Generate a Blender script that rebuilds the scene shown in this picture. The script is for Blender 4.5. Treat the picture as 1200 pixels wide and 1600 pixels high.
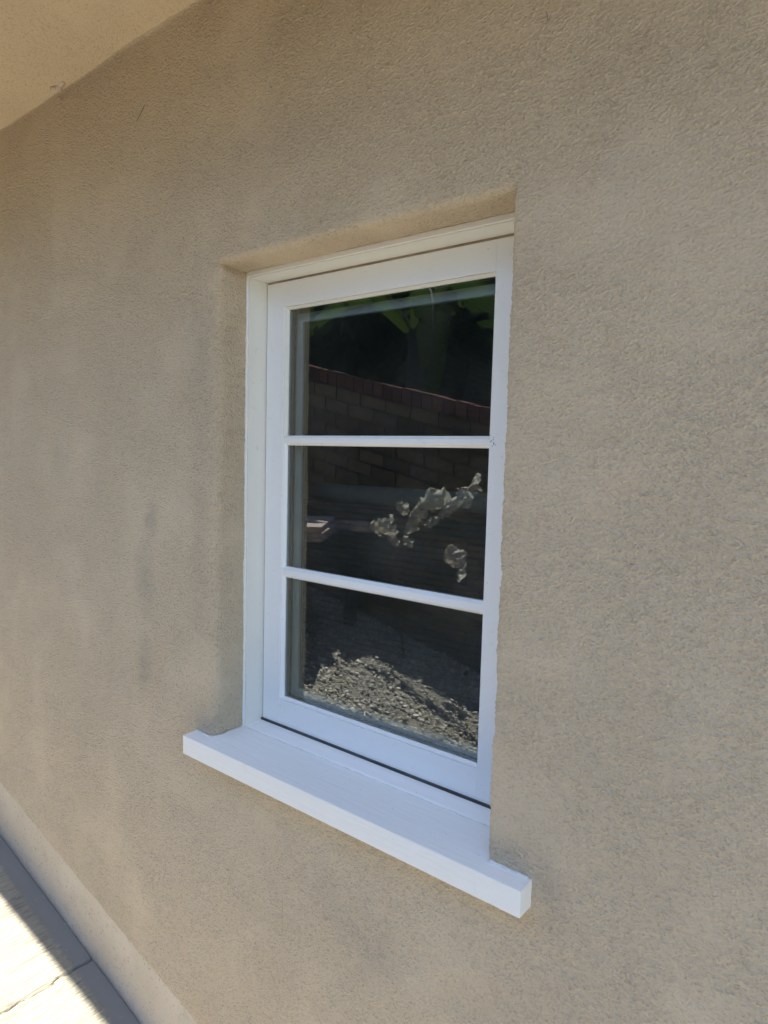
import bpy, bmesh, math, random
from mathutils import Vector, Matrix, noise
random.seed(7)
S = bpy.context.scene
for o in list(bpy.data.objects): bpy.data.objects.remove(o)

# ------------------------------------------------------------------ camera
YAW, PIT, ROL, FPX = 0.6774, -0.0822, 0.0256, 1068.43
F = Vector((-math.sin(YAW)*math.cos(PIT), math.cos(YAW)*math.cos(PIT), math.sin(PIT)))
R = Vector((math.cos(YAW), math.sin(YAW), 0)); U = R.cross(F)
R2 = R*math.cos(ROL)+U*math.sin(ROL); U2 = -R*math.sin(ROL)+U*math.cos(ROL)
cd = bpy.data.cameras.new('camera'); cam = bpy.data.objects.new('camera', cd); S.collection.objects.link(cam)
CAM = Vector((1.0768, -0.82, 0.7706))
cam.matrix_world = Matrix(((R2.x, U2.x, -F.x, CAM.x), (R2.y, U2.y, -F.y, CAM.y), (R2.z, U2.z, -F.z, CAM.z), (0, 0, 0, 1)))
cd.sensor_fit = 'VERTICAL'; cd.sensor_height = 24; cd.sensor_width = 18; cd.lens = FPX/1600*24
cd.clip_start = 0.02; cd.clip_end = 1000
S.camera = cam
# ------------------------------------------------------------------ light
SUN = Vector((-0.22, -0.272, 1)).normalized()
w = bpy.data.worlds.new("World"); S.world = w; w.use_nodes = True
nt = w.node_tree; bg = nt.nodes['Background']; sky = nt.nodes.new('ShaderNodeTexSky')
sky.sky_type = 'NISHITA'; sky.sun_disc = False
sky.sun_elevation = math.asin(SUN.z); sky.sun_rotation = math.atan2(SUN.x, SUN.y)
nt.links.new(sky.outputs[0], bg.inputs[0]); bg.inputs[1].default_value = 0.12; sky.ozone_density = 1.5; sky.dust_density = .4
sl = bpy.data.lights.new('sun', 'SUN'); so = bpy.data.objects.new('sun', sl); S.collection.objects.link(so)
sl.energy = 4.9; sl.angle = math.radians(0.53); sl.color = (1, 0.94, 0.82)
so.rotation_euler = (-SUN).to_track_quat('-Z', 'Y').to_euler(); so.location = (0, -3, 8)
S.view_settings.view_transform = 'Standard'; S.view_settings.look = 'None'
S.view_settings.exposure = 1.9; S.view_settings.gamma = 1
S.render.engine = 'CYCLES'
S.cycles.max_bounces = 12; S.cycles.diffuse_bounces = 6; S.cycles.transparent_max_bounces = 24
S.render.resolution_x = 768; S.render.resolution_y = 1024

# ------------------------------------------------------------------ helpers
def obj(name, bm, mat, parent=None, smooth=False, **tags):
    me = bpy.data.meshes.new(name); bm.normal_update(); bm.to_mesh(me); bm.free()
    for m in (mat if isinstance(mat, list) else [mat]): me.materials.append(m)
    if smooth:
        for p in me.polygons: p.use_smooth = True
    o = bpy.data.objects.new(name, me); S.collection.objects.link(o)
    if parent: o.parent = parent
    for k, v in tags.items(): o[k] = v
    return o
def empty(name, loc=(0, 0, 0), **tags):
    o = bpy.data.objects.new(name, None); S.collection.objects.link(o); o.location = loc
    for k, v in tags.items(): o[k] = v
    return o
def box(bm, x0, x1, y0, y1, z0, z1):
    v = [bm.verts.new((x, y, z)) for x in (x0, x1) for y in (y0, y1) for z in (z0, z1)]
    for f in ((0, 1, 3, 2), (4, 6, 7, 5), (0, 4, 5, 1), (2, 3, 7, 6), (0, 2, 6, 4), (1, 5, 7, 3)):
        bm.faces.new([v[i] for i in f])
    return v
def bevel(bm, w, seg=2):
    bmesh.ops.recalc_face_normals(bm, faces=bm.faces)
    bmesh.ops.bevel(bm, geom=[e for e in bm.edges if e.calc_face_angle(0) > 0.6], offset=w, segments=seg, affect='EDGES', profile=0.5)
def boxobj(name, dims, mat, parent, bev=0.001, **t):
    bm = bmesh.new(); box(bm, *dims)
    if bev: bevel(bm, bev)
    return obj(name, bm, mat, parent, **t)
def sweep_rect(bm, x0, x1, z0, z1, prof, closed=True, outward=1):
    """mitred rectangular frame. prof = list of (inset from outer rectangle, y)"""
    rings = []
    for (a, y) in prof:
        rings.append([bm.verts.new(p) for p in ((x0+a, y, z0+a), (x1-a, y, z0+a), (x1-a, y, z1-a), (x0+a, y, z1-a))])
    n = len(rings)
    for i in range(n if closed else n-1):
        A, B = rings[i], rings[(i+1) % n]
        for k in range(4):
            l = (k+1) % 4
            bm.faces.new((A[k], A[l], B[l], B[k]))
    bmesh.ops.recalc_face_normals(bm, faces=bm.faces)
def tube(bm, pts, rad, seg=7):
    rings = []
    for i, p in enumerate(pts):
        p = Vector(p); t = (Vector(pts[min(i+1, len(pts)-1)])-Vector(pts[max(i-1, 0)])).normalized()
        a = t.cross(Vector((0.3, 0.2, 1))); a = a.normalized() if a.length > 1e-4 else Vector((1, 0, 0)); b = t.cross(a)
        r = rad[i] if isinstance(rad, (list, tuple)) else rad
        rings.append([bm.verts.new(p+(a*math.cos(6.2832*k/seg)+b*math.sin(6.2832*k/seg))*r) for k in range(seg)])
    for A, B in zip(rings, rings[1:]):
        for k in range(seg): bm.faces.new((A[k], A[(k+1) % seg], B[(k+1) % seg], B[k]))
    bm.faces.new(rings[0][::-1]); bm.faces.new(rings[-1])

class NT:
    def __init__(s, name):
        s.m = bpy.data.materials.new(name); s.m.use_nodes = True; s.t = s.m.node_tree; s.b = s.t.nodes['Principled BSDF']
        s.co = s.t.nodes.new('ShaderNodeTexCoord').outputs['Object']
    def n(s, ty, **kw):
        nd = s.t.nodes.new('ShaderNode'+ty)
        for k, v in kw.items():
            if hasattr(nd, k): setattr(nd, k, v)
            else: s.set(nd.inputs[k.replace('_', ' ')], v)
        return nd
    def set(s, inp, v):
        if isinstance(v, bpy.types.NodeSocket): s.t.links.new(v, inp)
        else: inp.default_value = v
    def noise(s, scale, detail=2, rough=.5, vec=None, dist=0):
        nd = s.n('TexNoise', Scale=scale, Detail=detail, Roughness=rough, Distortion=dist); s.set(nd.inputs['Vector'], vec or s.co); return nd.outputs['Fac']
    def mapv(s, scale=(1, 1, 1), loc=(0, 0, 0), rot=(0, 0, 0), vec=None):
        nd = s.n('Mapping'); s.set(nd.inputs['Vector'], vec or s.co); nd.inputs['Scale'].default_value = scale
        nd.inputs['Location'].default_value = loc; nd.inputs['Rotation'].default_value = rot; return nd.outputs[0]
    def ramp(s, fac, a, b, ca=0, cb=1):
        nd = s.n('MapRange'); nd.interpolation_type = 'SMOOTHSTEP'
        for i, v in enumerate((fac, a, b, ca, cb)): s.set(nd.inputs[i], v)
        return nd.outputs[0]
    def math(s, op, a, b=0., c=None):
        nd = s.n('Math'); nd.operation = op; s.set(nd.inputs[0], a); s.set(nd.inputs[1], b)
        if c is not None: s.set(nd.inputs[2], c)
        return nd.outputs[0]
    def mix(s, fac, a, b):
        nd = s.n('Mix'); nd.data_type = 'RGBA'; s.set(nd.inputs[0], fac)
        for i, v in ((6, a), (7, b)): s.set(nd.inputs[i], (*v, 1) if isinstance(v, tuple) and len(v) == 3 else v)
        return nd.outputs[2]
    def bump(s, h, dist, strength=1., nrm=None):
        nd = s.n('Bump'); nd.inputs['Strength'].default_value = strength; nd.inputs['Distance'].default_value = dist
        s.set(nd.inputs['Height'], h)
        if nrm is not None: s.set(nd.inputs['Normal'], nrm)
        return nd.outputs[0]
    def out(s, col=None, rough=None, nrm=None, spec=None):
        if col is not None: s.set(s.b.inputs['Base Color'], (*col, 1) if isinstance(col, tuple) and len(col) == 3 else col)
        if rough is not None: s.set(s.b.inputs['Roughness'], rough)
        if nrm is not None: s.set(s.b.inputs['Normal'], nrm)
        if spec is not None: s.b.inputs['Specular IOR Level'].default_value = spec
        return s.m

def m_stucco(name, base, amp=1.0, stains=True):
    t = NT(name)
    big = t.noise(3.2, 3, .55); mid = t.noise(11, 3, .6)
    # trowel-worked relief: worm-like ridges, grain, patches where it was smoothed
    warp = t.n('VectorMath'); warp.operation = 'MULTIPLY_ADD'
    nz = t.n('TexNoise', Scale=85., Detail=1.); t.set(nz.inputs['Vector'], t.co)
    t.set(warp.inputs[0], nz.outputs['Color']); warp.inputs[1].default_value = (.005, .005, .005); t.set(warp.inputs[2], t.co)
    st = t.mapv((1, 1, 1.45), vec=warp.outputs[0], rot=(0, math.radians(18), 0))
    v = t.n('TexVoronoi', Scale=195.); v.feature = 'SMOOTH_F1'; v.inputs['Smoothness'].default_value = .8; t.set(v.inputs['Vector'], st)
    worm = t.noise(240, 3, .6, vec=st)
    fine = t.noise(420, 2, .6)
    h = t.math('ADD', t.math('MULTIPLY', worm, 1.0), t.math('MULTIPLY', v.outputs['Distance'], -.55))
    h = t.math('ADD', h, t.math('MULTIPLY', fine, .30))
    smooth = t.ramp(t.noise(4.3, 3, .6), .30, .56, .5, 1.)
    hraw = h; h = t.math('MULTIPLY', h, smooth)
    sw = t.noise(26, 3, .55, vec=t.mapv((1, 1, 1.6), rot=(0, math.radians(-35), 0)))
    hs = t.math('ADD', h, t.math('MULTIPLY', sw, .36))
    dn = t.n('Displacement'); t.set(dn.inputs['Height'], hs); dn.inputs['Midlevel'].default_value = .45; dn.inputs['Scale'].default_value = .0053*amp
    t.t.links.new(dn.outputs[0], [q for q in t.t.nodes if q.type == 'OUTPUT_MATERIAL'][0].inputs['Displacement']); t.m.displacement_method = 'BOTH'
    tone = t.mix(t.ramp(big, .3, .7), tuple(c*.965 for c in base), tuple(c*1.025 for c in base))
    tone = t.mix(t.ramp(mid, .5, .8, 0, .35), tone, (base[0]*.86, base[1]*.90, base[2]*.98))
    tone = t.mix(t.ramp(t.noise(7, 2, .5, vec=t.mapv(loc=(5, 2, 9))), .55, .75, 0, .3), tone, (base[0]*1.05, base[1]*.96, base[2]*.92))
    if stains:
        # grey weather smudges where the photo has them (x, z, half widths)
        for (x, z, sx, sz, k) in ((-.245, .49, .035, .10, .42), (-.22, .62, .03, .035, .55), (-.25, .30, .03, .06, .5), (-.06, .95, .05, .16, .25), (-.05, .6, .03, .2, .22), (-.62, .75, .06, .05, .25),
                                  (-.10, .02, .10, .03, .18), (.37, .0, .16, .05, .14), (-.53, .05, .05, .05, .12), (.30, 1.47, .4, .05, .20), (.13, 1.3, .3, .06, .16), (.80, 1.25, .12, .2, .14), (.42, -.05, .07, .05, .25), (.62, .155, .10, .015, .25), (.72, .20, .03, .06, .3)):
            mp = t.mapv((1/sx, 0, 1/sz), loc=(-x/sx, 0, -z/sz)); ln = t.n('VectorMath'); ln.operation = 'LENGTH'; t.set(ln.inputs[0], mp)
            d = t.math('ADD', ln.outputs['Value'], t.math('MULTIPLY', t.math('SUBTRACT', t.noise(24, 3, .65), .5), 2.2))
            tone = t.mix(t.ramp(d, .1, 1.4, k, 0), tone, (base[0]*.62, base[1]*.66, base[2]*.74))
        # thin vertical streak under the sill
        mp = t.mapv((1/.0022, 0, 1/.05), loc=(-.2005/.0022, 0, .075/.05)); ln = t.n('VectorMath'); ln.operation = 'LENGTH'; t.set(ln.inputs[0], mp)
        tone = t.mix(t.ramp(t.math('ADD', ln.outputs['Value'], t.noise(60, 2)), .4, 1.6, .55, 0), tone, (base[0]*.5, base[1]*.5, base[2]*.5))
    tone = t.mix(t.math('MULTIPLY', t.ramp(hraw, .10, .40, .56, 0), smooth), tone, tuple(c*.58 for c in base))   # hollows darkened: relief shade painted into the colour
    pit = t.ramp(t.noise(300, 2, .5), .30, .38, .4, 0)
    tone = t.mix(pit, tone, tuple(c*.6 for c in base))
    return t.out(tone, .88, None, .25)
def m_paint(name, col=(.80, .80, .79), grain=0., rough=.42, dirt=.25):
    t = NT(name)
    d = t.ramp(t.noise(38, 4, .65), .62, .80, 0, dirt)
    c = t.mix(d, col, (col[0]*.72, col[1]*.70, col[2]*.66))
    sp = t.ramp(t.noise(240, 1, .4), .76, .80, 0, .4)
    c = t.mix(sp, c, (.32, .30, .27))
    h = t.noise(90, 3, .6, vec=t.mapv((1, 1, 1)))
    if grain:
        g = t.noise(70, 4, .7, vec=t.mapv((.07, 1, 4.5)))
        n = t.bump(t.math('ADD', t.math('MULTIPLY', g, grain), t.math('MULTIPLY', h, .2)), .0016)
    else:
        n = t.bump(t.math('ADD', h, t.noise(500, 2)), .00035)
    return t.out(c, t.ramp(h, .2, .8, rough-.08, rough+.12), n, .4)
def m_plain(name, col, rough=.6, var=.15, scale=20, bump=0., spec=.4):
    t = NT(name)
    f = t.noise(scale, 4, .6)
    c = t.mix(t.ramp(f, .3, .7), tuple(x*(1-var) for x in col), tuple(min(1, x*(1+var)) for x in col))
    return t.out(c, rough, t.bump(f, bump) if bump else None, spec)

STUCCO = (.602, .496, .358)
M = {}
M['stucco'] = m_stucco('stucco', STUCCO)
M['soffit'] = m_stucco('soffit_stucco', (.69, .565, .39), .55, False)
M['footing'] = None
M['white'] = m_paint('white_paint', (.89, .89, .88)); M['sill'] = m_paint('sill_paint', (.88, .88, .86), 1.0, .5)
M['underlit_cream'] = m_paint('underlit_jamb_paint', (.78, .765, .71), 0, .45, .35)  # white woodwork turned cream: warm light from below put into the colour
M['caulk'] = m_plain('caulk', (.74, .73, .70), .5, .12, 120, .001)
M['dark'] = m_plain('dark_gasket', (.05, .052, .055), .5, .3)
M['screenframe'] = m_plain('screen_frame', (.86, .90, .88), .45, .06)
M['channel'] = m_plain('sash_channel', (.20, .22, .20), .45, .2)

def ground_z(x):
    x = max(-7, min(5, x)); return -.6072-.2235*x

# ------------------------------------------------------------------ ground, path, gravel
t = NT('soil'); f = t.noise(30, 5, .7)
M['soil'] = t.out(t.mix(f, (.07, .06, .045), (.16, .135, .105)), .95, t.bump(f, .02))
bm = bmesh.new()
xs = [-400, -60, -20, -7, -5, -3, -1, 1, 3, 5, 20, 60, 400]; ys = [-400, -60, -15, -6, -4, -3, -2, -1, 0, 2, 8, 60, 400]
g = [[bm.verts.new((x, y, ground_z(x)-.064)) for y in ys] for x in xs]
for i in range(len(xs)-1):
    for j in range(len(ys)-1): bm.faces.new((g[i][j], g[i+1][j], g[i+1][j+1], g[i][j+1]))
obj('ground', bm, M['soil'], kind='structure')

# broom-finished concrete path, slabs parted by ragged joints
t = NT('concrete')
sx = t.n('SeparateXYZ'); t.set(sx.inputs[0], t.co)
broom = t.noise(60, 3, .7, vec=t.mapv((3.2, .10, .5)))
broom2 = t.noise(130, 2, .6, vec=t.mapv((2.0, .14, .5)))
edge = t.ramp(t.math('ADD', sx.outputs['Y'], t.math('MULTIPLY', t.noise(45, 3, .7), .022)), -.050, -.030, 1, 0)
lines = t.math('ADD', t.math('MULTIPLY', t.ramp(broom, .48, .66), .7), t.math('MULTIPLY', broom2, .45))
hh = t.math('MULTIPLY', lines, t.math('ADD', t.math('MULTIPLY', edge, .95), .05))
fine = t.noise(300, 2, .6)
c = t.mix(t.ramp(t.noise(9, 4, .6), .3, .7), (.32, .295, .235), (.38, .35, .28))
c = t.mix(t.math('MULTIPLY', t.ramp(broom, .38, .46, .7, 0), edge), c, (.12, .11, .09))
c = t.mix(t.math('MULTIPLY', t.ramp(broom2, .36, .44, .4, 0), edge), c, (.17, .155, .13))
c = t.mix(t.ramp(edge, 0, 1, .8, 0), c, (.19, .19, .19))  # smooth strip by the wall, its shadow deepened in the colour
c = t.mix(t.ramp(t.noise(120, 2, .5), .70, .76, 0, .35), c, (.62, .60, .55))
M['concrete'] = t.out(c, .85, t.bump(t.math('ADD', hh, t.math('MULTIPLY', fine, .12)), .0035), .3)
JX = [-6.2, -4.3, -2.4, -.481, 1.44, 3.36, 4.9]
def jag(x, y): return x+.007*(noise.noise((x*3, y*9, 1))*1.2+noise.noise((x, y*45, 4))*.55)+(.004 if y < -.1 else 0)
bm = bmesh.new()
for x0, x1 in zip(JX, JX[1:]):
    near = (x0 < .6 and x1 > -2.5)
    nx = 260 if near else 30; ny = 150 if near else 20
    YS = [-.005-(.93)*((j/ny)**1.6) for j in range(ny+1)]
    rows = []
    for j, y in enumerate(YS):
        row = []
        a = jag(x0, y)+.0026; b = jag(x1, y)-.0026
        for i in range(nx+1):
            u = i/nx; u = u if not near else (1-(1-u)**1.0)
            x = a+(b-a)*u; yy = y
            if j == 0: yy = -.006+.0045*noise.noise((x*22, 3, 0))+.0025*noise.noise((x*110, 8, 0))
            z = ground_z(x)+.0016*noise.noise((x*4, y*4, 2))
            e = min(x-a, b-x); 
            if e < .006: z -= .0025*(1-e/.006)
            if j == 0: z -= .003
            row.append(bm.verts.new((x, yy, z)))
        rows.append(row)
    for j in range(ny):
        for i in range(nx): bm.faces.new((rows[j][i], rows[j+1][i], rows[j+1][i+1], rows[j][i+1]))
    # slab edges drop into the joints
    loop = rows[0][:]+[r[-1] for r in rows[1:]]+rows[-1][-2::-1]+[r[0] for r in rows[-2:0:-1]]
    low = [bm.verts.new((v.co.x, v.co.y, v.co.z-.06)) for v in loop]
    for k in range(len(loop)):
        l = (k+1) % len(loop); bm.faces.new((loop[k], loop[l], low[l], low[k]))
bmesh.ops.recalc_face_normals(bm, faces=bm.faces)
obj('path', bm, M['concrete'], None, True, kind='structure')

# gravel between the path and the garden wall
t = NT('gravel'); geo = t.n('NewGeometry'); rnd = geo.outputs['Random Per Island']
cr = t.n('ValToRGB'); t.set(cr.inputs[0], rnd); e = cr.color_ramp.elements
e[0].color = (.20, .19, .18, 1); e[1].color = (.66, .64, .60, 1)
for p, c in ((.25, (.31, .295, .27, 1)), (.5, (.42, .40, .37, 1)), (.8, (.50, .47, .43, 1))):
    q = e.new(p); q.color = c
M['gravel'] = t.out(cr.outputs[0], .9, None, .3)
bm = bmesh.new()
ico = bmesh.new(); bmesh.ops.create_icosphere(ico, subdivisions=1, radius=1)
iv = [v.co.copy() for v in ico.verts]; ifc = [[v.index for v in f.verts] for f in ico.faces]; ico.free()
for k in range(30000):
    x = random.uniform(-3.4, .8) if k < 26500 else random.uniform(-6, 4.5); y = random.uniform(-2.2, -.95)
    r = random.choice((random.uniform(.003, .006), random.uniform(.004, .008), random.uniform(.005, .014))); z = ground_z(x)-.030+random.uniform(0, .022)
    rx = Matrix.Rotation(random.uniform(0, 6.3), 3, Vector((random.random(), random.random(), random.random()+.01)).normalized())
    sc = Vector((r*random.uniform(.8, 1.4), r*random.uniform(.7, 1.1), r*random.uniform(.5, .9)))
    vs = []
    for p in iv:
        q = p*random.uniform(.86, 1.12); q = Vector((q.x*sc.x, q.y*sc.y, q.z*sc.z)); vs.append(bm.verts.new(rx@q+Vector((x, y, z))))
    for f in ifc: bm.faces.new([vs[i] for i in f])
obj('gravel', bm, M['gravel'], kind='stuff', label='grey and tan gravel strip between the concrete path and the garden wall', category='gravel')

t = NT('gravel_fines'); f = t.noise(160, 4, .75)
bedm = t.out(t.mix(t.ramp(f, .35, .65), (.11, .10, .09), (.42, .39, .35)), .95, t.bump(f, .012))
bm = bmesh.new(); rows = [[bm.verts.new((-6+k*.05, -2.2+j*.05, ground_z(-6+k*.05)-.022+.006*noise.noise((k*.9, j*.9, 0)))) for k in range(211)] for j in range(26)]
for a, b in zip(rows, rows[1:]):
    for k in range(210): bm.faces.new((a[k], a[k+1], b[k+1], b[k]))
obj('gravel_bed', bm, bedm, None, True, kind='structure')
# ------------------------------------------------------------------ house
X0, X1, ZB, ZT = 0.0, .620, .1955, 1.1205      # opening in the wall plane
YF, YS, YG = .0729, .1185, .127
house = empty('house', (0, 0, ground_z(0)), label='beige stucco house side with a white three-pane window and deep eave above a concrete path', category='house')
H = house
def hp(o):   # keep world placement under the house empty
    o.parent = house; o.matrix_parent_inverse = Matrix.Translation(house.location).inverted(); return o

def footline(x): return -.4545-.2235*(x+.395)*1.0  # replaced below
# stucco bottom edge from the photo: z(-1.016)=-.2237, z(-.0570)=-.4353
FS = (-.4353+.2237)/(-.0570+1.016)
def footline(x): return max(-1.7, min(.9, -.2237+FS*(x+1.016)))+.0035*noise.noise((x*9, 0, 3))
ZSOF = 1.6105
def und(x, z):   # hand-floated unevenness, outward is -y
    v = .0035*noise.noise((x*1.7, z*1.7, 0))+.0016*noise.noise((x*5, z*5, 3))+.0009*noise.noise((x*13, z*13, 7))
    return v
def lines(spec):
    out = []
    for a, b, n in spec: out += [a+(b-a)*i/n for i in range(n)]
    return out+[spec[-1][1]]
r_ = .013
hx0, hx1, hz0, hz1 = X0-.018, X1+.010, ZB, ZT+r_
XS = lines([(-6, -1.3, 40), (-1.3, hx0, 430), (hx0, hx1, 260), (hx1, 1.15, 280), (1.15, 1.6, 20), (1.6, 4.6, 25)])
ZS = lines([(-.12, hz0, 145), (hz0, hz1, 420), (hz1, 1.36, 100), (1.36, ZSOF+.002, 90)])
bm = bmesh.new(); grid = {}
def wallv(i, j):
    if (i, j) not in grid:
        x, z = XS[i], ZS[j]; y = und(x, z)
        # crisp little serrations along the opening edge
        d = min(abs(x-hx1), abs(x-hx0), abs(z-hz1)) if (hx0-.02 < x < hx1+.02 and hz0-.01 < z < hz1+.02) else 1
        dx = 0
        if d < .016:
            k = 1-d/.016; y += k*.0012*noise.noise((x*160, z*160, 5))
            dx = k*(.0009*noise.noise((x*70, z*70, 9))+.0010*noise.noise((x*22, z*22, 4)))
        # concave fillet into the soffit
        q = max(0, z-(ZSOF-.010))/.010; y -= .005*q*q
        # slight ledge pulled out round the sill joint
        grid[i, j] = bm.verts.new((x+dx, y, z))
    return grid[i, j]
def lift(x):  # z of the foot of the wall
    return footline(x)
for i in range(len(XS)-1):
    for j in range(len(ZS)-1):
        cx, cz = (XS[i]+XS[i+1])/2, (ZS[j]+ZS[j+1])/2
        if hx0 < cx < hx1 and hz0 < cz < hz1: continue
        bm.faces.new((wallv(i, j), wallv(i+1, j), wallv(i+1, j+1), wallv(i, j+1)))
# lower skirt down to the sloping foot line
for i in range(len(XS)):
    x = XS[i]; zf = footline(x)
for i in range(len(XS)-1): pass
NB = 110; low = []
for i, x in enumerate(XS):
    zf = footline(x); col = [wallv(i, 0)]
    for k in range(1, NB+1):
        z = ZS[0]+(zf-ZS[0])*k/NB
        y = und(x, z)
        if k >= NB-2: y += .0028*((k-NB+3)/3)**2
        col.append(bm.verts.new((x, y, z)))
    col.append(bm.verts.new((x, .02, zf+.002)))
    low.append(col)
for a, b in zip(low, low[1:]):
    for k in range(NB+1): bm.faces.new((a[k], a[k+1], b[k+1], b[k]))
# bullnose and reveals of the opening, following the hole's own vertices
def ix(L, v): return min(range(len(L)), key=lambda i: abs(L[i]-v))
i0, i1, j0, j1 = ix(XS, hx0), ix(XS, hx1), ix(ZS, hz0), ix(ZS, hz1)
path = [(i0, j) for j in range(j0, j1)]+[(i, j1) for i in range(i0, i1)]+[(i1, j) for j in range(j1, j0-1, -1)]
rings = [[grid[p] for p in path]]
prof = [(math.sin(a)*1.0, 1-math.cos(a)) for a in [math.pi/2*k/7 for k in range(1, 8)]]+[(1, 2.2), (1, 3.4), (1, 4.6), (1, 6.1)]
for (a, b) in prof:
    ring = []
    for (i, j) in path:
        v = grid[i, j].co
        tl = X0-hx0; rr = hx1-X1
        nx_ = 0; nz_ = 0
        zz = ZS[j]; xx = XS[i]
        rad = .013
        if i == i0: nx_ = a*tl*(1.0)
        if i == i1: nx_ = -a*rr
        if j == j1: nz_ = -a*(hz1-ZT)
        # radius in depth
        rad = tl if i == i0 else (rr if i == i1 else hz1-ZT)
        dep = b*.013 if b > 1 else b*rad
        dep = min(dep, YF+.012) if b > 1 else dep
        if b > 5: dep = YF+.012
        wob = .0010*noise.noise((xx*60, dep*60, zz*60)) + .0012*noise.noise((xx*14, dep*20, zz*14))
        ring.append(bm.verts.new((v.x+nx_+(wob if i in (i0, i1) else 0), v.y+dep+0*wob, v.z+nz_+(wob if j == j1 else 0))))
    rings.append(ring)
for A, B in zip(rings, rings[1:]):
    for k in range(len(A)-1): bm.faces.new((A[k], A[k+1], B[k+1], B[k]))
bmesh.ops.recalc_face_normals(bm, faces=bm.faces)
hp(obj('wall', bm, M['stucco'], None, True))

# painted concrete footing below the stucco
t = NT('footing_paint'); f = t.noise(25, 4, .6)
c = t.mix(t.ramp(t.noise(5, 3), .3, .7), (.57, .495, .395), (.63, .55, .45))
c = t.mix(t.ramp(t.noise(160, 2), .30, .37, .6, 0), c, (.24, .20, .15))
c = t.mix(t.ramp(t.noise(14, 5, .7), .52, .74, 0, .4), c, (.36, .31, .25))
M['footing'] = t.out(c, .8, t.bump(t.math('ADD', t.noise(45, 3, .6, vec=t.mapv((1.6, 1, .7))), t.math('MULTIPLY', t.noise(230, 3), .45)), .0045), .3)
bm = bmesh.new(); cols = []
for k in range(401):
    x = -6+10.6*k/400; zt = footline(x)+.012; zb = ground_z(x)-.03; col = []
    for m_ in range(15):
        z = zt+(zb-zt)*m_/14
        y = .0022+.0022*noise.noise((x*3, z*6, 12))+.0012*noise.noise((x*11, z*14, 5))-.006*max(0, (m_-7)/7)**2
        col.append(bm.verts.new((x, y, z)))
    cols.append(col)
for a, b in zip(cols, cols[1:]):
    for m_ in range(14): bm.faces.new((a[m_], a[m_+1], b[m_+1], b[m_]))
bmesh.ops.recalc_face_normals(bm, faces=bm.faces)
hp(obj('footing', bm, M['footing'], None, True))

# soffit, fascia, roof
EAVE = .62
bm = bmesh.new(); cols = []
for k in range(261):
    x = -6+10.6*k/260; col = []
    for m_ in range(31):
        y = .03-(EAVE+.03)*m_/30
        z = ZSOF+.004*noise.noise((x*2, y*3, 20))+.0015*noise.noise((x*8, y*8, 2))-.008*max(0, 1-abs(y)/.03)**2
        col.append(bm.verts.new((x, y, z)))
    cols.append(col)
for a, b in zip(cols, cols[1:]):
    for m_ in range(30): bm.faces.new((a[m_], b[m_], b[m_+1], a[m_+1]))
hp(obj('soffit', bm, M['soffit'], None, True))
bm = bmesh.new(); box(bm, -6.02, 4.62, -EAVE-.025, -EAVE, ZSOF-.02, ZSOF+.16); bevel(bm, .003)
hp(obj('fascia', bm, M['white'], None))
M['roof'] = m_plain('roof_shingle', (.16, .12, .10), .9, .35, 14, .01)
bm = bmesh.new()
for k in range(30):
    y0 = -EAVE-.06+k*.15; z0 = ZSOF+.155+k*.15*.36
    vs = [bm.verts.new(p) for p in ((-6.1, y0, z0), (4.7, y0, z0), (4.7, y0, z0+.014), (-6.1, y0, z0+.014), (-6.1, y0+.16, z0+.055), (4.7, y0+.16, z0+.055))]
    bm.faces.new((vs[0], vs[1], vs[2], vs[3])); bm.faces.new((vs[3], vs[2], vs[5], vs[4]))
hp(obj('roof', bm, M['roof'], None))
# the house's other walls and the dark room behind the window
M['drywall'] = m_plain('drywall', (.42, .40, .37), .9, .05)
bm = bmesh.new()
sheets = [((-6, .02, -2.5), (-6, 3.9, -2.5), (-6, 3.9, 2.6), (-6, .02, ZSOF+.16)), ((4.6, .02, -2.5), (4.6, .02, ZSOF+.16), (4.6, 3.9, 2.6), (4.6, 3.9, -2.5)), ((-6, 3.9, -2.5), (4.6, 3.9, -2.5), (4.6, 3.9, 3.4), (-6, 3.9, 3.4))]
for s_ in sheets: bm.faces.new([bm.verts.new(p) for p in s_])
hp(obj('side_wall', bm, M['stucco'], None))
bm = bmesh.new()
a0, a1, b0, b1, c0, c1 = -1.1, 1.9, .20, 3.0, -.55, 1.56
V = lambda *p: bm.verts.new(p)
bm.faces.new((V(a0, b1, c0), V(a1, b1, c0), V(a1, b1, c1), V(a0, b1, c1)))
bm.faces.new((V(a0, b0, c0), V(a0, b1, c0), V(a0, b1, c1), V(a0, b0, c1)))
bm.faces.new((V(a1, b0, c0), V(a1, b0, c1), V(a1, b1, c1), V(a1, b1, c0)))
bm.faces.new((V(a0, b0, c0), V(a1, b0, c0), V(a1, b1, c0), V(a0, b1, c0)))
bm.faces.new((V(a0, b0, c1), V(a0, b1, c1), V(a1, b1, c1), V(a1, b0, c1)))
q0, q1, r0, r1 = .015, .585, .215, 1.10
for (xa, xb, za, zb) in ((a0, q0, c0, c1), (q1, a1, c0, c1), (q0, q1, c0, r0), (q0, q1, r1, c1)):
    bm.faces.new((V(xa, b0, za), V(xb, b0, za), V(xb, b0, zb), V(xa, b0, zb)))
hp(obj('room', bm, M['drywall'], None))

# ------------------------------------------------------------------ window
FX0, FX1, FZ0, FZ1 = -.0035, .6005, .203, 1.1185
fj = .0115   # frame jamb face
bm = bmesh.new()
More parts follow.
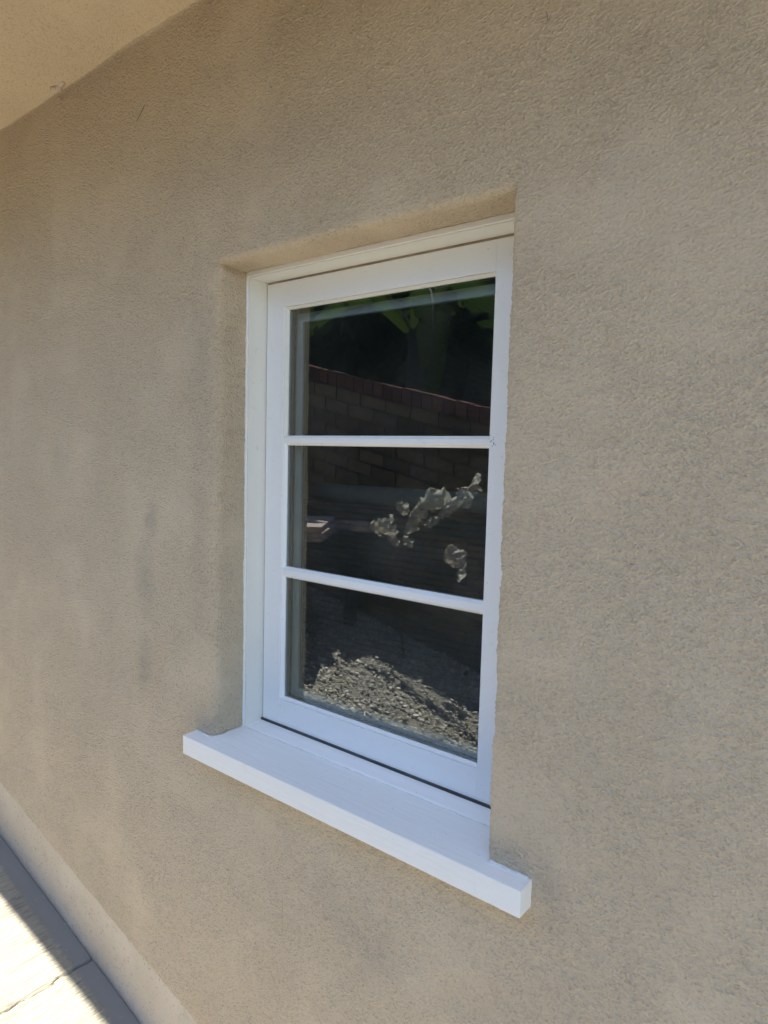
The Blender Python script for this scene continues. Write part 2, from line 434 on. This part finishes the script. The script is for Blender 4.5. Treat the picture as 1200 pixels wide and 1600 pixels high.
# head and two jambs as one U (sill piece is separate): thin nosing then deep jamb
def jambs(bm, th, y0, y1, dz=0):
    box(bm, FX0, FX0+th, y0, y1, .19, FZ1); box(bm, FX1-th, FX1, y0, y1, .19, FZ1); box(bm, FX0+th, FX1-th, y0, y1, FZ1-th, FZ1)
jambs(bm, .0095, YF+.0012, .20)
bevel(bm, .0008, 2)
win = hp(obj('window', bm, M['underlit_cream'], None, label='white wooden casement window with three stacked panes and a deep sill'))
def wp(o): o.parent = win; return o
bm = bmesh.new()     # bluish-lit face strip of the nosing, standing 1.2 mm proud
x0, x1 = FX0-.004, FX1+.004
for (a, b, c_, d) in ((x0, FX0+.0068, .2, FZ1+.002), (FX1-.0068, x1, .2, FZ1+.002), (FX0+.0068, FX1-.0068, FZ1-.0072, FZ1+.002)):
    box(bm, a, b, YF-.002, YF+.0012, c_, d)
bevel(bm, .0009, 2)
wp(obj('nosing', bm, M['white'], None))
# caulk bead against the stucco
def bead(name, pts, r, n=1, mat='caulk'):
    bm = bmesh.new(); P = []; Rr = []
    for a, b in zip(pts, pts[1:]):
        a, b = Vector(a), Vector(b); m_ = max(2, int((b-a).length/.004))
        for k in range(m_):
            p = a.lerp(b, k/m_); q = p*90
            P.append(p+Vector((noise.noise(q), noise.noise(q+Vector((9, 0, 0))), noise.noise(q+Vector((0, 9, 0)))))*r*.55)
            Rr.append(r*(1+.5*noise.noise(q*.7)))
    tube(bm, P, Rr, 6); return obj(name, bm, M[mat], None, True)
wp(bead('caulk_line', [(FX0-.0035, YF, .205), (FX0-.0035, YF, FZ1+.0015), (FX1, YF, FZ1+.0015)], .0016))
# weather strips in the gap round the sash
bm = bmesh.new()
gx0, gx1, gz1 = FX0+.0095, FX1-.0095, FZ1-.0095
box(bm, gx0, gx1, YS+.003, YS+.02, gz1-.0075, gz1)
box(bm, gx0, gx0+.003, YS+.003, YS+.02, .21, gz1-.0075); box(bm, gx1-.003, gx1, YS+.003, YS+.02, .21, gz1-.0075)
M['strip'] = m_plain('weather_strip', (.42, .34, .25), .6, .2)
wp(obj('weather_strip', bm, M['strip'], None))
bm = bmesh.new(); box(bm, gx0, gx1, YS-.004, YS+.05, .2095, .2150); bevel(bm, .001)
wp(obj('bottom_gasket', bm, M['dark'], None))
# sash: four mitre-free members, stiles run through
SX0, SX1, SZ0, SZ1 = .0085, .5885, .2136, 1.1045
OX0, OX1, OZ0, OZ1 = .0581, .530, .2666, 1.0568
OX1 = .5300
SX1 = OX1+.0496+.0004
bm = bmesh.new()
box(bm, SX0, OX0, YS, YS+.042, SZ0, SZ1); box(bm, OX1, SX1, YS, YS+.042, SZ0, SZ1)
box(bm, OX0, OX1, YS+.0002, YS+.042, OZ1, SZ1); box(bm, OX0, OX1, YS+.0002, YS+.042, SZ0, OZ0)
bevel(bm, .0009, 2)
sash = wp(obj('sash', bm, M['white'], None))
# muntins
def muntin(za, zb):
    bm = bmesh.new(); P = [(YS+.0012, za), (YS+.0012, zb), (YG, zb+.0052), (YG+.01, zb+.0052), (YG+.01, za-.0052), (YG, za-.0052)]
    A = [bm.verts.new((OX0-.0, y, z)) for y, z in P]; B = [bm.verts.new((OX1, y, z)) for y, z in P]
    for k in range(6): bm.faces.new((A[k], A[(k+1) % 6], B[(k+1) % 6], B[k]))
    bm.faces.new(A); bm.faces.new(B[::-1]); bevel(bm, .0005, 1)
    return wp(obj('muntin', bm, M['white'], None))
MU = [(.5250, .5369), (.7915, .8004)]
for a, b in MU: muntin(a, b)
# glazing beads, one mitred ring per pane
panes = [(OZ0, MU[0][0]), (MU[0][1], MU[1][0]), (MU[1][1], OZ1)]
M['glass'] = None
t = NT('window_glass'); nt = t.t
for n_ in list(nt.nodes):
    if n_.type == 'BSDF_PRINCIPLED': nt.nodes.remove(n_)
out = [n_ for n_ in nt.nodes if n_.type == 'OUTPUT_MATERIAL'][0]
tr = t.n('BsdfTransparent'); tr.inputs[0].default_value = (.91, .96, .93, 1)
gl = t.n('BsdfGlossy'); gl.inputs['Roughness'].default_value = 0.0; gl.inputs['Color'].default_value = (.93, 1, .97, 1)
t.set(gl.inputs['Normal'], t.bump(t.noise(3.5, 1, .4), .0006))
fr = t.n('Fresnel'); fr.inputs[0].default_value = 1.52
fac = t.math('MINIMUM', t.math('MULTIPLY', fr.outputs[0], 3.3), 1.)
mx = t.n('MixShader'); t.set(mx.inputs[0], fac); nt.links.new(tr.outputs[0], mx.inputs[1]); nt.links.new(gl.outputs[0], mx.inputs[2])
df = t.n('BsdfDiffuse'); df.inputs[0].default_value = (.75, .75, .72, 1); mx2 = t.n('MixShader')   # thin film of dust
t.set(mx2.inputs[0], t.ramp(t.noise(6, 5, .7), .35, .8, .004, .035)); nt.links.new(mx.outputs[0], mx2.inputs[1]); nt.links.new(df.outputs[0], mx2.inputs[2])
nt.links.new(mx2.outputs[0], out.inputs[0]); M['glass'] = t.m
for k, (za, zb) in enumerate(panes):
    bm = bmesh.new()
    lo = -.0 ; i_ = .0052
    prof = [(0.0004, YS+.0025), (.0012, YS+.0016), (i_, YG-.0004), (i_, YG+.008), (0.0004, YG+.008)]
    sweep_rect(bm, OX0, OX1, za-.0052*(k > 0), zb+.0052*(k < 2), prof)
    # only the jamb sides and the outer rail need a bead; the muntins carry their own bevel
    wp(obj('glazing_bead', bm, M['underlit_cream'] if k == 2 else M['white'], None))  # top pane's bead has the light from below painted in
    z0 = za+(.0052 if k == 0 else .0052); z1 = zb-.0052
    bm = bmesh.new(); bm.faces.new([bm.verts.new(p) for p in ((OX0+.003, YG+.002, z0-.004), (OX1-.003, YG+.002, z0-.004), (OX1-.003, YG+.002, z1+.004), (OX0+.003, YG+.002, z1+.004))])
    wp(obj('pane', bm, M['glass'], None))
# channels behind the glass edge and the insect screen frame
bm = bmesh.new()
sweep_rect(bm, OX0-.012, OX1+.012, OZ0-.012, OZ1+.012, [(0, .138), (.010, .138), (.010, .146), (.014, .146), (.014, .150), (0, .150)])
wp(obj('sash_channel', bm, M['channel'], None))
bm = bmesh.new()
sweep_rect(bm, .0555, .5345, .2655, 1.0490, [(0, .156), (.0015, .1545), (.0165, .1545), (.018, .156), (.018, .166), (0, .166)])
scr = wp(obj('screen_frame', bm, M['screenframe'], None))
t = NT('screen_mesh'); nt = t.t; out = [n_ for n_ in nt.nodes if n_.type == 'OUTPUT_MATERIAL'][0]
tr = t.n('BsdfTransparent'); mx = t.n('MixShader')
w1 = t.n('TexWave', Scale=160.); w1.bands_direction = 'X'; t.set(w1.inputs['Vector'], t.co)
w2 = t.n('TexWave', Scale=160.); w2.bands_direction = 'Z'; t.set(w2.inputs['Vector'], t.co)
t.set(mx.inputs[0], t.ramp(t.math('MAXIMUM', w1.outputs['Fac'], w2.outputs['Fac']), .6, .9, .05, .75))
t.out((.03, .03, .03), .6)
nt.links.new(tr.outputs[0], mx.inputs[1]); nt.links.new(t.b.outputs[0], mx.inputs[2]); nt.links.new(mx.outputs[0], out.inputs[0])
bm = bmesh.new(); bm.faces.new([bm.verts.new(p) for p in ((.070, .160, .276), (.519, .160, .276), (.519, .160, 1.034), (.070, .160, 1.034))])
wp(obj('insect_screen', bm, t.m, None))

# sill: T-shaped in plan, with horns past the opening, top falling outwards
def ztop(y): return .2042+max(0, (y+.033))*.030
XL, XR = -.0574, .6908
plan = [(XL, -.0331), (XR, -.0331), (XR, .006), (X1+.012, .006), (X1+.012, YF+.004), (X0-.016, YF+.004), (X0-.016, .006), (XL, .006)]
bm = bmesh.new()
Tp = [bm.verts.new((x, y, ztop(y))) for x, y in plan]; Bt = [bm.verts.new((x, y, .1662)) for x, y in plan]
bm.faces.new(Tp); bm.faces.new(Bt[::-1])
for k in range(8): bm.faces.new((Tp[k], Bt[k], Bt[(k+1) % 8], Tp[(k+1) % 8]))
bevel(bm, .0013, 2)
wp(obj('sill', bm, M['sill'], None))
bm = bmesh.new()   # frame's own sill, one step up behind the groove
P = [(YF+.001, .2), (YF+.001, ztop(YF)+.0004), (YF+.004, ztop(YF)+.0026), (YS+.012, ztop(YS)+.0028), (YS+.012, .2)]
A = [bm.verts.new((FX0+.002, y, z)) for y, z in P]; B = [bm.verts.new((FX1-.002, y, z)) for y, z in P]
for k in range(5): bm.faces.new((A[k], A[(k+1) % 5], B[(k+1) % 5], B[k]))
bm.faces.new(A); bm.faces.new(B[::-1]); bevel(bm, .0005, 1)
wp(obj('frame_sill', bm, M['white'], None))
wp(bead('caulk_line', [(X1+.004, -.003, ztop(0)+.0005), (XR, -.002, ztop(0)+.0005)], .0026))
wp(bead('caulk_line', [(XL+.002, -.002, ztop(0)+.0005), (X0-.004, -.003, ztop(0)+.0005), (X0+.002, .012, ztop(.01)+.0005), (X0+.001, YF-.004, ztop(.06)+.0005)], .0018))
wp(bead('caulk_line', [(X0+.004, YF-.001, ztop(YF)+.0001), (X1-.02, YF-.001, ztop(YF)+.0001)], .0011))

# small paint damage: nail holes on the jamb, chipped paint where muntin meets stile
M['chip'] = m_plain('chipped_paint', (.16, .15, .15), .8, .4, 300)
def fleck(name, c, n, axis, size, parentf):
    bm = bmesh.new()
    for k in range(n):
        cx_, cz_ = random.gauss(0, size), random.gauss(0, size*1.2); L = random.uniform(.3, 1)*size
        a = random.uniform(0, 3.14); vs = []
        for m_ in range(6):
            th = m_*1.047; r = L*(.35+.5*random.random()); u = cx_+r*math.cos(th)*.5; v_ = cz_+r*math.sin(th)
            p = Vector(c)+(Vector((u, 0, v_)) if axis == 'y' else Vector((0, u, v_)))
            vs.append(bm.verts.new(p))
        cen = Vector(c)+(Vector((cx_, -.0004, cz_)) if axis == 'y' else Vector((.0004, cx_, cz_))); cv = bm.verts.new(cen)
        for m_ in range(6): bm.faces.new((vs[m_], vs[(m_+1) % 6], cv))
    return parentf(obj(name, bm, M['chip'], None))
fleck('paint_chip', (OX1+.004, YS-.0002, .795), 9, 'y', .0028, wp)
fleck('paint_chip', (OX1+.005, YS-.0002, .805), 3, 'y', .002, wp)
fleck('nail_hole', (FX0+.0098, YF+.012, FZ1-.02), 3, 'x', .0016, wp)
fleck('nail_hole', (FX0+.0098, YF+.014, .91), 1, 'x', .0018, wp)
fleck('paint_chip', (FX0+.0098, YF+.025, .78), 4, 'x', .0022, wp)
fleck('paint_chip', (.020, YS-.0002, .84), 3, 'y', .0018, wp)
fleck('paint_chip', (.012, YS+.0002, .2135), 6, 'y', .002, wp)

# repaired lump and hairline marks on the stucco
def hit(u, v, ax, val):
    d = F*FPX+R2*(u-600)-U2*(v-800); k = (val-CAM[ax])/d[ax]; return CAM+d*k
M['filler'] = m_plain('filler', (.62, .52, .42), .6, .1, 60, .002)
bm = bmesh.new(); c0 = hit(90, 137, 1, -.014)
for (dx, dy, dz, r) in ((0, 0, -.002, .013), (.018, 0, .004, .010), (-.014, -.004, .001, .008), (.008, -.004, .008, .009), (.03, .002, .012, .006)):
    m0 = len(bm.verts); bmesh.ops.create_icosphere(bm, subdivisions=3, radius=r)
    for v in list(bm.verts)[m0:]:
        n_ = noise.noise(v.co*160+Vector((dx*50, 0, 0)))*.3+1
        v.co = Vector((v.co.x*n_*1.3+dx, v.co.y*n_*.55+dy, v.co.z*n_*.8+dz))+c0
hp(obj('filler_lump', bm, M['filler'], None, True))
bm = bmesh.new(); a, b = hit(226, 164, 1, -.004), hit(213, 190, 1, -.004); tube(bm, [a, a.lerp(b, .5)+Vector((.001, -.001, -.002)), b], [.0006, .0008, .0004], 5)
hp(obj('plaster_fibre', bm, M['chip'], None))
bm = bmesh.new(); a, b = hit(854, 18, 1, -.004), hit(856, 32, 1, -.004); tube(bm, [a, b], .0005, 5)
hp(obj('plaster_fibre', bm, M['chip'], None))

# ------------------------------------------------------------------ shade inside the room
sh = empty('window_shade', (.3, .24, .25), label='dark pleated shade with a rounded grey top rail behind the lower panes', category='window shade')
def sp(o): o.parent = sh; o.matrix_parent_inverse = Matrix.Translation(sh.location).inverted(); return o
M['rail'] = m_plain('shade_rail', (.62, .65, .62), .5, .08); M['pleat'] = m_plain('pleats', (.34, .33, .31), .8, .1)
bm = bmesh.new(); tube(bm, [(-.03, .245, .690), (.63, .245, .690)], .0185, 24); sp(obj('rail', bm, M['rail'], None, True))
bm = bmesh.new(); prev = None; z = .672; k = 0
while z > .2:
    y = .240 if k % 2 else .249
    cur = (bm.verts.new((-.03, y, z)), bm.verts.new((.63, y, z)))
    if prev: bm.faces.new((prev[0], prev[1], cur[1], cur[0]))
    prev = cur; z -= .0062; k += 1
sp(obj('pleated_fabric', bm, M['pleat'], None))
for x in (.02, .43):
    bm = bmesh.new(); bmesh.ops.create_uvsphere(bm, u_segments=12, v_segments=8, radius=.0055); bmesh.ops.translate(bm, verts=bm.verts, vec=(x, .234, .378))
    sp(obj('knob', bm, M['dark'], None, True))

# ------------------------------------------------------------------ garden wall across the strip
WY = -2.22
t = NT('tan_brick'); rnd = t.n('NewGeometry').outputs['Random Per Island']
c = t.mix(rnd, (.07, .055, .035), (.17, .13, .08)); c = t.mix(t.ramp(t.noise(40, 4, .7), .5, .8, 0, .5), c, (.10, .08, .06))
M['brick'] = t.out(c, .9, t.bump(t.noise(120, 3), .003))
t = NT('red_brick'); rnd = t.n('NewGeometry').outputs['Random Per Island']
M['redbrick'] = t.out(t.mix(rnd, (.065, .024, .018), (.14, .052, .037)), .9, t.bump(t.noise(90, 3), .004))
M['mortar'] = m_plain('mortar', (.07, .06, .05), .95, .2, 60, .004)
gw = empty('garden_wall', (-1, WY, ground_z(-1)), label='sloping tan brick garden wall with a red brick cap, mirrored in the window', category='brick wall')
def gp(o): o.parent = gw; o.matrix_parent_inverse = Matrix.Translation(gw.location).inverted(); return o
def shear(bm):
    for v in bm.verts: v.co.z += ground_z(v.co.x)
bm = bmesh.new()
for i in range(16):
    for k in range(56):
        x = -6.6+k*.205+(.1 if i % 2 else 0); z = i*.086; j = random.uniform(-.003, .003)
        box(bm, x+random.uniform(0, .003), x+.192, WY-.1+j, WY+j, z+.004, z+.076+random.uniform(-.002, .002))
shear(bm); gp(obj('brickwork', bm, M['brick'], None))
bm = bmesh.new(); 
for k in range(58): box(bm, -6.7+k*.2, -6.5+k*.2, WY-.092, WY-.008, -.1, 1.372)
shear(bm); gp(obj('mortar', bm, M['mortar'], None))
bm = bmesh.new()
for k in range(150):
    x = -6.6+k*.077; box(bm, x, x+.068, WY-.125+random.uniform(-.004, .004), WY+.02+random.uniform(-.004, .004), 1.376, 1.462+random.uniform(-.004, .004))
shear(bm); gp(obj('cap', bm, M['redbrick'], None))

# ------------------------------------------------------------------ pavers on an added bench, dark in place of shade (mirrored in the middle pane)
M['paver'] = m_plain('paver', (.34, .27, .25), .85, .2, 25, .003)
M['darkwood'] = m_plain('dark_bench_wood', (.035, .032, .03), .7, .3, 30, .002)
BX, BY, BZ = -2.03, -1.66, .315
gz = ground_z(BX)
bench = empty('added_bench', (BX, BY, gz-.1), label='low dark wooden bench added under the pavers to stand in for shade', category='bench')
o_ = Vector(bench.location)
def bp(o): o.parent = bench; return o
bm = bmesh.new()
for k in range(6):
    y = -.36+k*.12; box(bm, -.46, .46, y+.004, y+.116, BZ-.03-o_.z, BZ-o_.z)
bevel(bm, .003, 1); bp(obj('seat', bm, M['darkwood'], None))
for sx_ in (-1, 1):
    for sy_ in (-1, 1):
        bm = bmesh.new(); box(bm, sx_*.42-.03, sx_*.42+.03, sy_*.3-.03, sy_*.3+.03, 0, BZ-.031-o_.z); bevel(bm, .003, 1); bp(obj('leg', bm, M['darkwood'], None))
for sy_ in (-1, 1):
    bm = bmesh.new(); box(bm, -.385, .385, sy_*.32-.014, sy_*.32+.014, BZ-.12-o_.z, BZ-.033-o_.z); bp(obj('apron', bm, M['darkwood'], None))
def paver(x, y, z, wx, wy, h, ang, lab, tilt=0):
    bm = bmesh.new(); box(bm, -wx/2, wx/2, -wy/2, wy/2, 0, h); bevel(bm, .004, 2)
    for v in bm.verts: v.co += Vector((0, 0, .002*noise.noise(v.co*30)))
    sl_ = obj('paver', bm, M['paver'], None, group='concrete pavers laid on the dark bench', category='paver', label=lab)
    sl_.location = (x, y, z); sl_.rotation_euler = (tilt, 0, ang)
paver(-1.73, -1.62, BZ+.001, .42, .70, .045, -.58, 'widest flat pinkish concrete paver lying across the middle of the bench')
paver(-1.70, -1.58, BZ+.049, .38, .62, .030, -.63, 'pinkish concrete paver resting on top of the widest paver')
paver(-2.08, -1.78, BZ+.001, .16, .30, .05, -.5, 'narrow concrete paver at the far upper end of the bench, under two smaller ones')
paver(-2.07, -1.80, BZ+.053, .15, .24, .05, -.4, 'middle paver of the small pile at the upper end of the bench')
paver(-2.05, -1.84, BZ+.105, .13, .18, .045, -.6, 'topmost and smallest paver of the pile at the upper end of the bench')
paver(-1.60, -1.99, BZ+.001, .09, .19, .055, 1.2, 'small reddish brick-sized paver at the lower end of the bench near the dry leaves')

# ------------------------------------------------------------------ plants
def m_leaf(name, a, b, trans=.35, rough=.45):
    t = NT(name); nt = t.t; out = [n_ for n_ in nt.nodes if n_.type == 'OUTPUT_MATERIAL'][0]
    c = t.mix(t.noise(9, 4, .6), a, b); t.out(c, .8, None, 0.)
    tl = t.n('BsdfTranslucent'); t.set(tl.inputs[0], c); mx = t.n('MixShader'); mx.inputs[0].default_value = trans
    nt.links.new(t.b.outputs[0], mx.inputs[1]); nt.links.new(tl.outputs[0], mx.inputs[2]); nt.links.new(mx.outputs[0], out.inputs[0]); return t.m
M['banana'] = m_leaf('banana_leaf', (.032, .058, .012), (.058, .10, .02), .40)
M['dark_leaf'] = m_leaf('hedge_leaf', (.015, .03, .01), (.035, .06, .018), .15)
M['dry'] = m_leaf('dry_leaf', (.46, .43, .37), (.70, .67, .60), .25, .8)
M['stalk'] = m_plain('banana_stalk', (.03, .03, .02), .7, .3, 12)
M['bark'] = m_plain('bark', (.07, .055, .04), .9, .3, 20)
def blade(bm, a, m_, b, wd, side=None, fold=.25, slits=.35, nseg=30, curl=0):
    a, m_, b = Vector(a), Vector(m_), Vector(b)
    P = [a*(1-t_)**2+m_*2*t_*(1-t_)+b*t_*t_ for t_ in [k/nseg for k in range(nseg+1)]]
    rows = []
    for k, p in enumerate(P):
        tg = (P[min(k+1, nseg)]-P[max(k-1, 0)]).normalized(); sd = tg.cross(Vector((0, 0, 1))) if side is None else Vector(side)
        sd = (sd-tg*sd.dot(tg)).normalized(); up = sd.cross(tg); t_ = k/nseg
        wv = wd*(math.sin(math.pi*min(1, t_*.93+.05))**.55)
        row = []
        for j in range(-4, 5):
            u = j/4; cu = curl*(u*u)
            q = p+sd*(u*wv*(1-.2*abs(cu)))-up*(abs(u)**1.3*wv*fold)+up*(.012*noise.noise((k*.7, u*3, a.x*5)))+up*cu*wv
            row.append(bm.verts.new(q))
        rows.append(row)
    cut = [random.random() < slits for _ in range(nseg)]; cut2 = [random.random() < slits for _ in range(nseg)]
    for k in range(nseg):
        for j in range(8):
            c_ = cut[k] if j < 4 else cut2[k]; outer = j in (0, 1, 6, 7)
            if c_ and outer and k % 2: continue
            bm.faces.new((rows[k][j], rows[k][j+1], rows[k+1][j+1], rows[k+1][j]))
    return P
def banana(x, y, h, leaves, label):
    gz = ground_z(x)-.05; r = empty('banana_plant', (x, y, gz), label=label, category='banana plant', group='banana plants behind the brick wall')
    bm = bmesh.new(); tube(bm, [(0, 0, 0), (.02, 0, h*.5), (0, .02, h)], [.10, .085, .05], 12); obj('trunk', bm, M['stalk'], r, True)
    for (mid, tip, wd) in leaves:
        bm = bmesh.new(); o = Vector((x, y, gz))
        P = blade(bm, (0, 0, h-.05), Vector(mid)-o, Vector(tip)-o, wd); lf = obj('leaf', bm, M['banana'], r, True)
        bm = bmesh.new(); tube(bm, P, [.016*(1-.85*k/len(P)) for k in range(len(P))], 6); obj('midrib', bm, M['stalk'], lf, True)
banana(-1.75, -2.75, 1.9, [((-1.5, -2.6, 2.3), (-1.33, -2.35, 1.10), .13), ((-1.3, -2.9, 2.4), (-.85, -2.45, 1.35), .26), ((-2.3, -2.3, 2.6), (-2.15, -1.45, 1.75), .30), ((-1.9, -3.3, 2.5), (-2.0, -3.8, 1.8), .25), ((-1.6, -3.0, 3.0), (-1.3, -3.2, 3.0), .25)],
       'banana plant with arching leaves behind the brick wall, mirrored in the top pane centre')
banana(-3.0, -2.85, 1.7, [((-2.9, -2.6, 2.5), (-2.75, -2.1, 1.75), .24), ((-3.4, -2.7, 2.4), (-3.9, -2.4, 1.7), .24), ((-2.7, -3.2, 2.4), (-2.3, -3.3, 1.9), .24)],
       'banana plant farther up the slope, mirrored at the left edge of the top pane')
def leafmass(bm, n, fn, s):
    for k in range(n):
        c_ = fn(); a = Vector((random.gauss(0, 1), random.gauss(0, 1), random.gauss(0, 1))).normalized(); b = a.orthogonal().normalized(); c2 = a.cross(b)
        L = random.uniform(.6, 1.3)*s
        vs = [bm.verts.new(c_+b*L*u+c2*L*.45*v) for u, v in ((-1, 0), (0, -1), (1, 0), (0, 1))]; bm.faces.new(vs)
for (hx, hy, wd, ht, lab) in ((-5.2, -4.4, 1.9, 3.4, 'dark dense shrub at the far upper end of the slope behind the brick wall'), (-2.4, -4.3, 2.0, 3.3, 'dark dense shrub behind the banana plants and brick wall'), (-.9, -5.3, 1.8, 3.7, 'tallest dark shrub, standing back between the other shrubs beyond the brick wall'), (.6, -4.5, 1.9, 3.2, 'dark dense shrub behind the low end of the brick wall, rightmost shrub')):
    r = empty('shrub', (hx, hy, ground_z(hx)-.04), label=lab, category='shrub', group='dark shrubs behind the brick wall')
    bm = bmesh.new()
    for q in range(5): tube(bm, [(q*.1-.2, 0, 0), (q*.3-.6, random.uniform(-.2, .2), ht*.45), (q*.5-1, 0, ht*.8)], [.06, .04, .015], 7)
    obj('trunk', bm, M['bark'], r, True)
    def fn():
        while True:
            p = Vector((random.uniform(-1, 1), random.uniform(-1, 1), random.uniform(-1, 1)))
            if p.length < 1+.18*noise.noise(p*3): return Vector((p.x*wd*.95, p.y*.75, ht*.52+p.z*ht*.52))
    bm = bmesh.new(); leafmass(bm, 15000, fn, .095); obj('crown', bm, M['dark_leaf'], r)

# dry plant whose bleached curled leaves catch the sun in the middle pane
x, y = -1.17, -1.93
r = empty('dry_plant', (x, y, ground_z(x)-.02), label='withered plant with curled bleached leaves on a bent stalk by the garden wall', category='dry plant')
o = Vector(r.location)
def L(px, pz, dy=0): return Vector((px, y+.03+dy, pz))-o
stem = [L(-1.17, ground_z(x)-.02, -.03), L(-1.2, 0), L(-1.24, .2), L(-1.16, .32), L(-1.03, .42), L(-.90, .52), L(-.76, .62)]
M['drystem'] = m_plain('dry_stem', (.12, .10, .08), .9, .3, 40)
bm = bmesh.new(); tube(bm, stem, [.008, .008, .007, .007, .006, .005, .003], 7); obj('stem', bm, M['drystem'], r, True)
def crumple(a, b, wd, sd):   # a withered leaf: rows with ragged, folded edges
    rnd_ = random.Random(sd); a, b = Vector(a), Vector(b); ax = (b-a); n = 16; m_ = 7; bm = bmesh.new(); rows = []
    side = ax.cross(Vector((rnd_.uniform(-.3, .3), 1, rnd_.uniform(-.2, .4)))).normalized(); nor = ax.cross(side).normalized()
    for i in range(n+1):
        t_ = i/n; w_ = wd*(math.sin(math.pi*(t_*.9+.07))**.7)*(1+.45*noise.noise((t_*5, sd, 0))); row = []
        for j in range(m_+1):
            u = j/m_*2-1; e_ = 1+.35*noise.noise((t_*9, u*2, sd))
            p = a+ax*t_+side*(u*w_*e_)+nor*(wd*(.9*abs(u)*noise.noise((t_*2.5, sd, 4))+.55*noise.noise((t_*6, u*3, sd+2)))+wd*.35*u*u)+side*(wd*.5*noise.noise((t_*2, sd, 8)))
            row.append(bm.verts.new(p))
        rows.append(row)
    for i in range(n):
        for j in range(m_):
            if j in (0, m_-1) and noise.noise((i*.9, j, sd*3)) > .25: continue
            bm.faces.new((rows[i][j], rows[i][j+1], rows[i+1][j+1], rows[i+1][j]))
    obj('leaf', bm, M['dry'], r, True)
for q, (ax_, az, bx, bz, wd) in enumerate(((-.72, .66, -.77, .52, .045), (-.76, .62, -.86, .50, .035), (-.80, .56, -.93, .46, .030), (-.90, .60, -1.06, .50, .060), (-.98, .54, -1.12, .43, .055),
        (-1.06, .47, -1.14, .36, .040), (-1.38, .38, -1.20, .36, .050), (-1.30, .38, -1.20, .27, .035), (-1.24, .49, -1.12, .47, .035), (-1.26, .44, -1.2, .40, .02), (-.96, .45, -1.02, .40, .025),
        (-.90, .30, -.80, .20, .060), (-.82, .22, -.77, .14, .030), (-1.16, .33, -1.09, .28, .025), (-.72, .70, -.70, .64, .020))):
    crumple(L(ax_, az, random.uniform(-.02, .05)), L(bx, bz, random.uniform(0, .08)), wd, q+1)
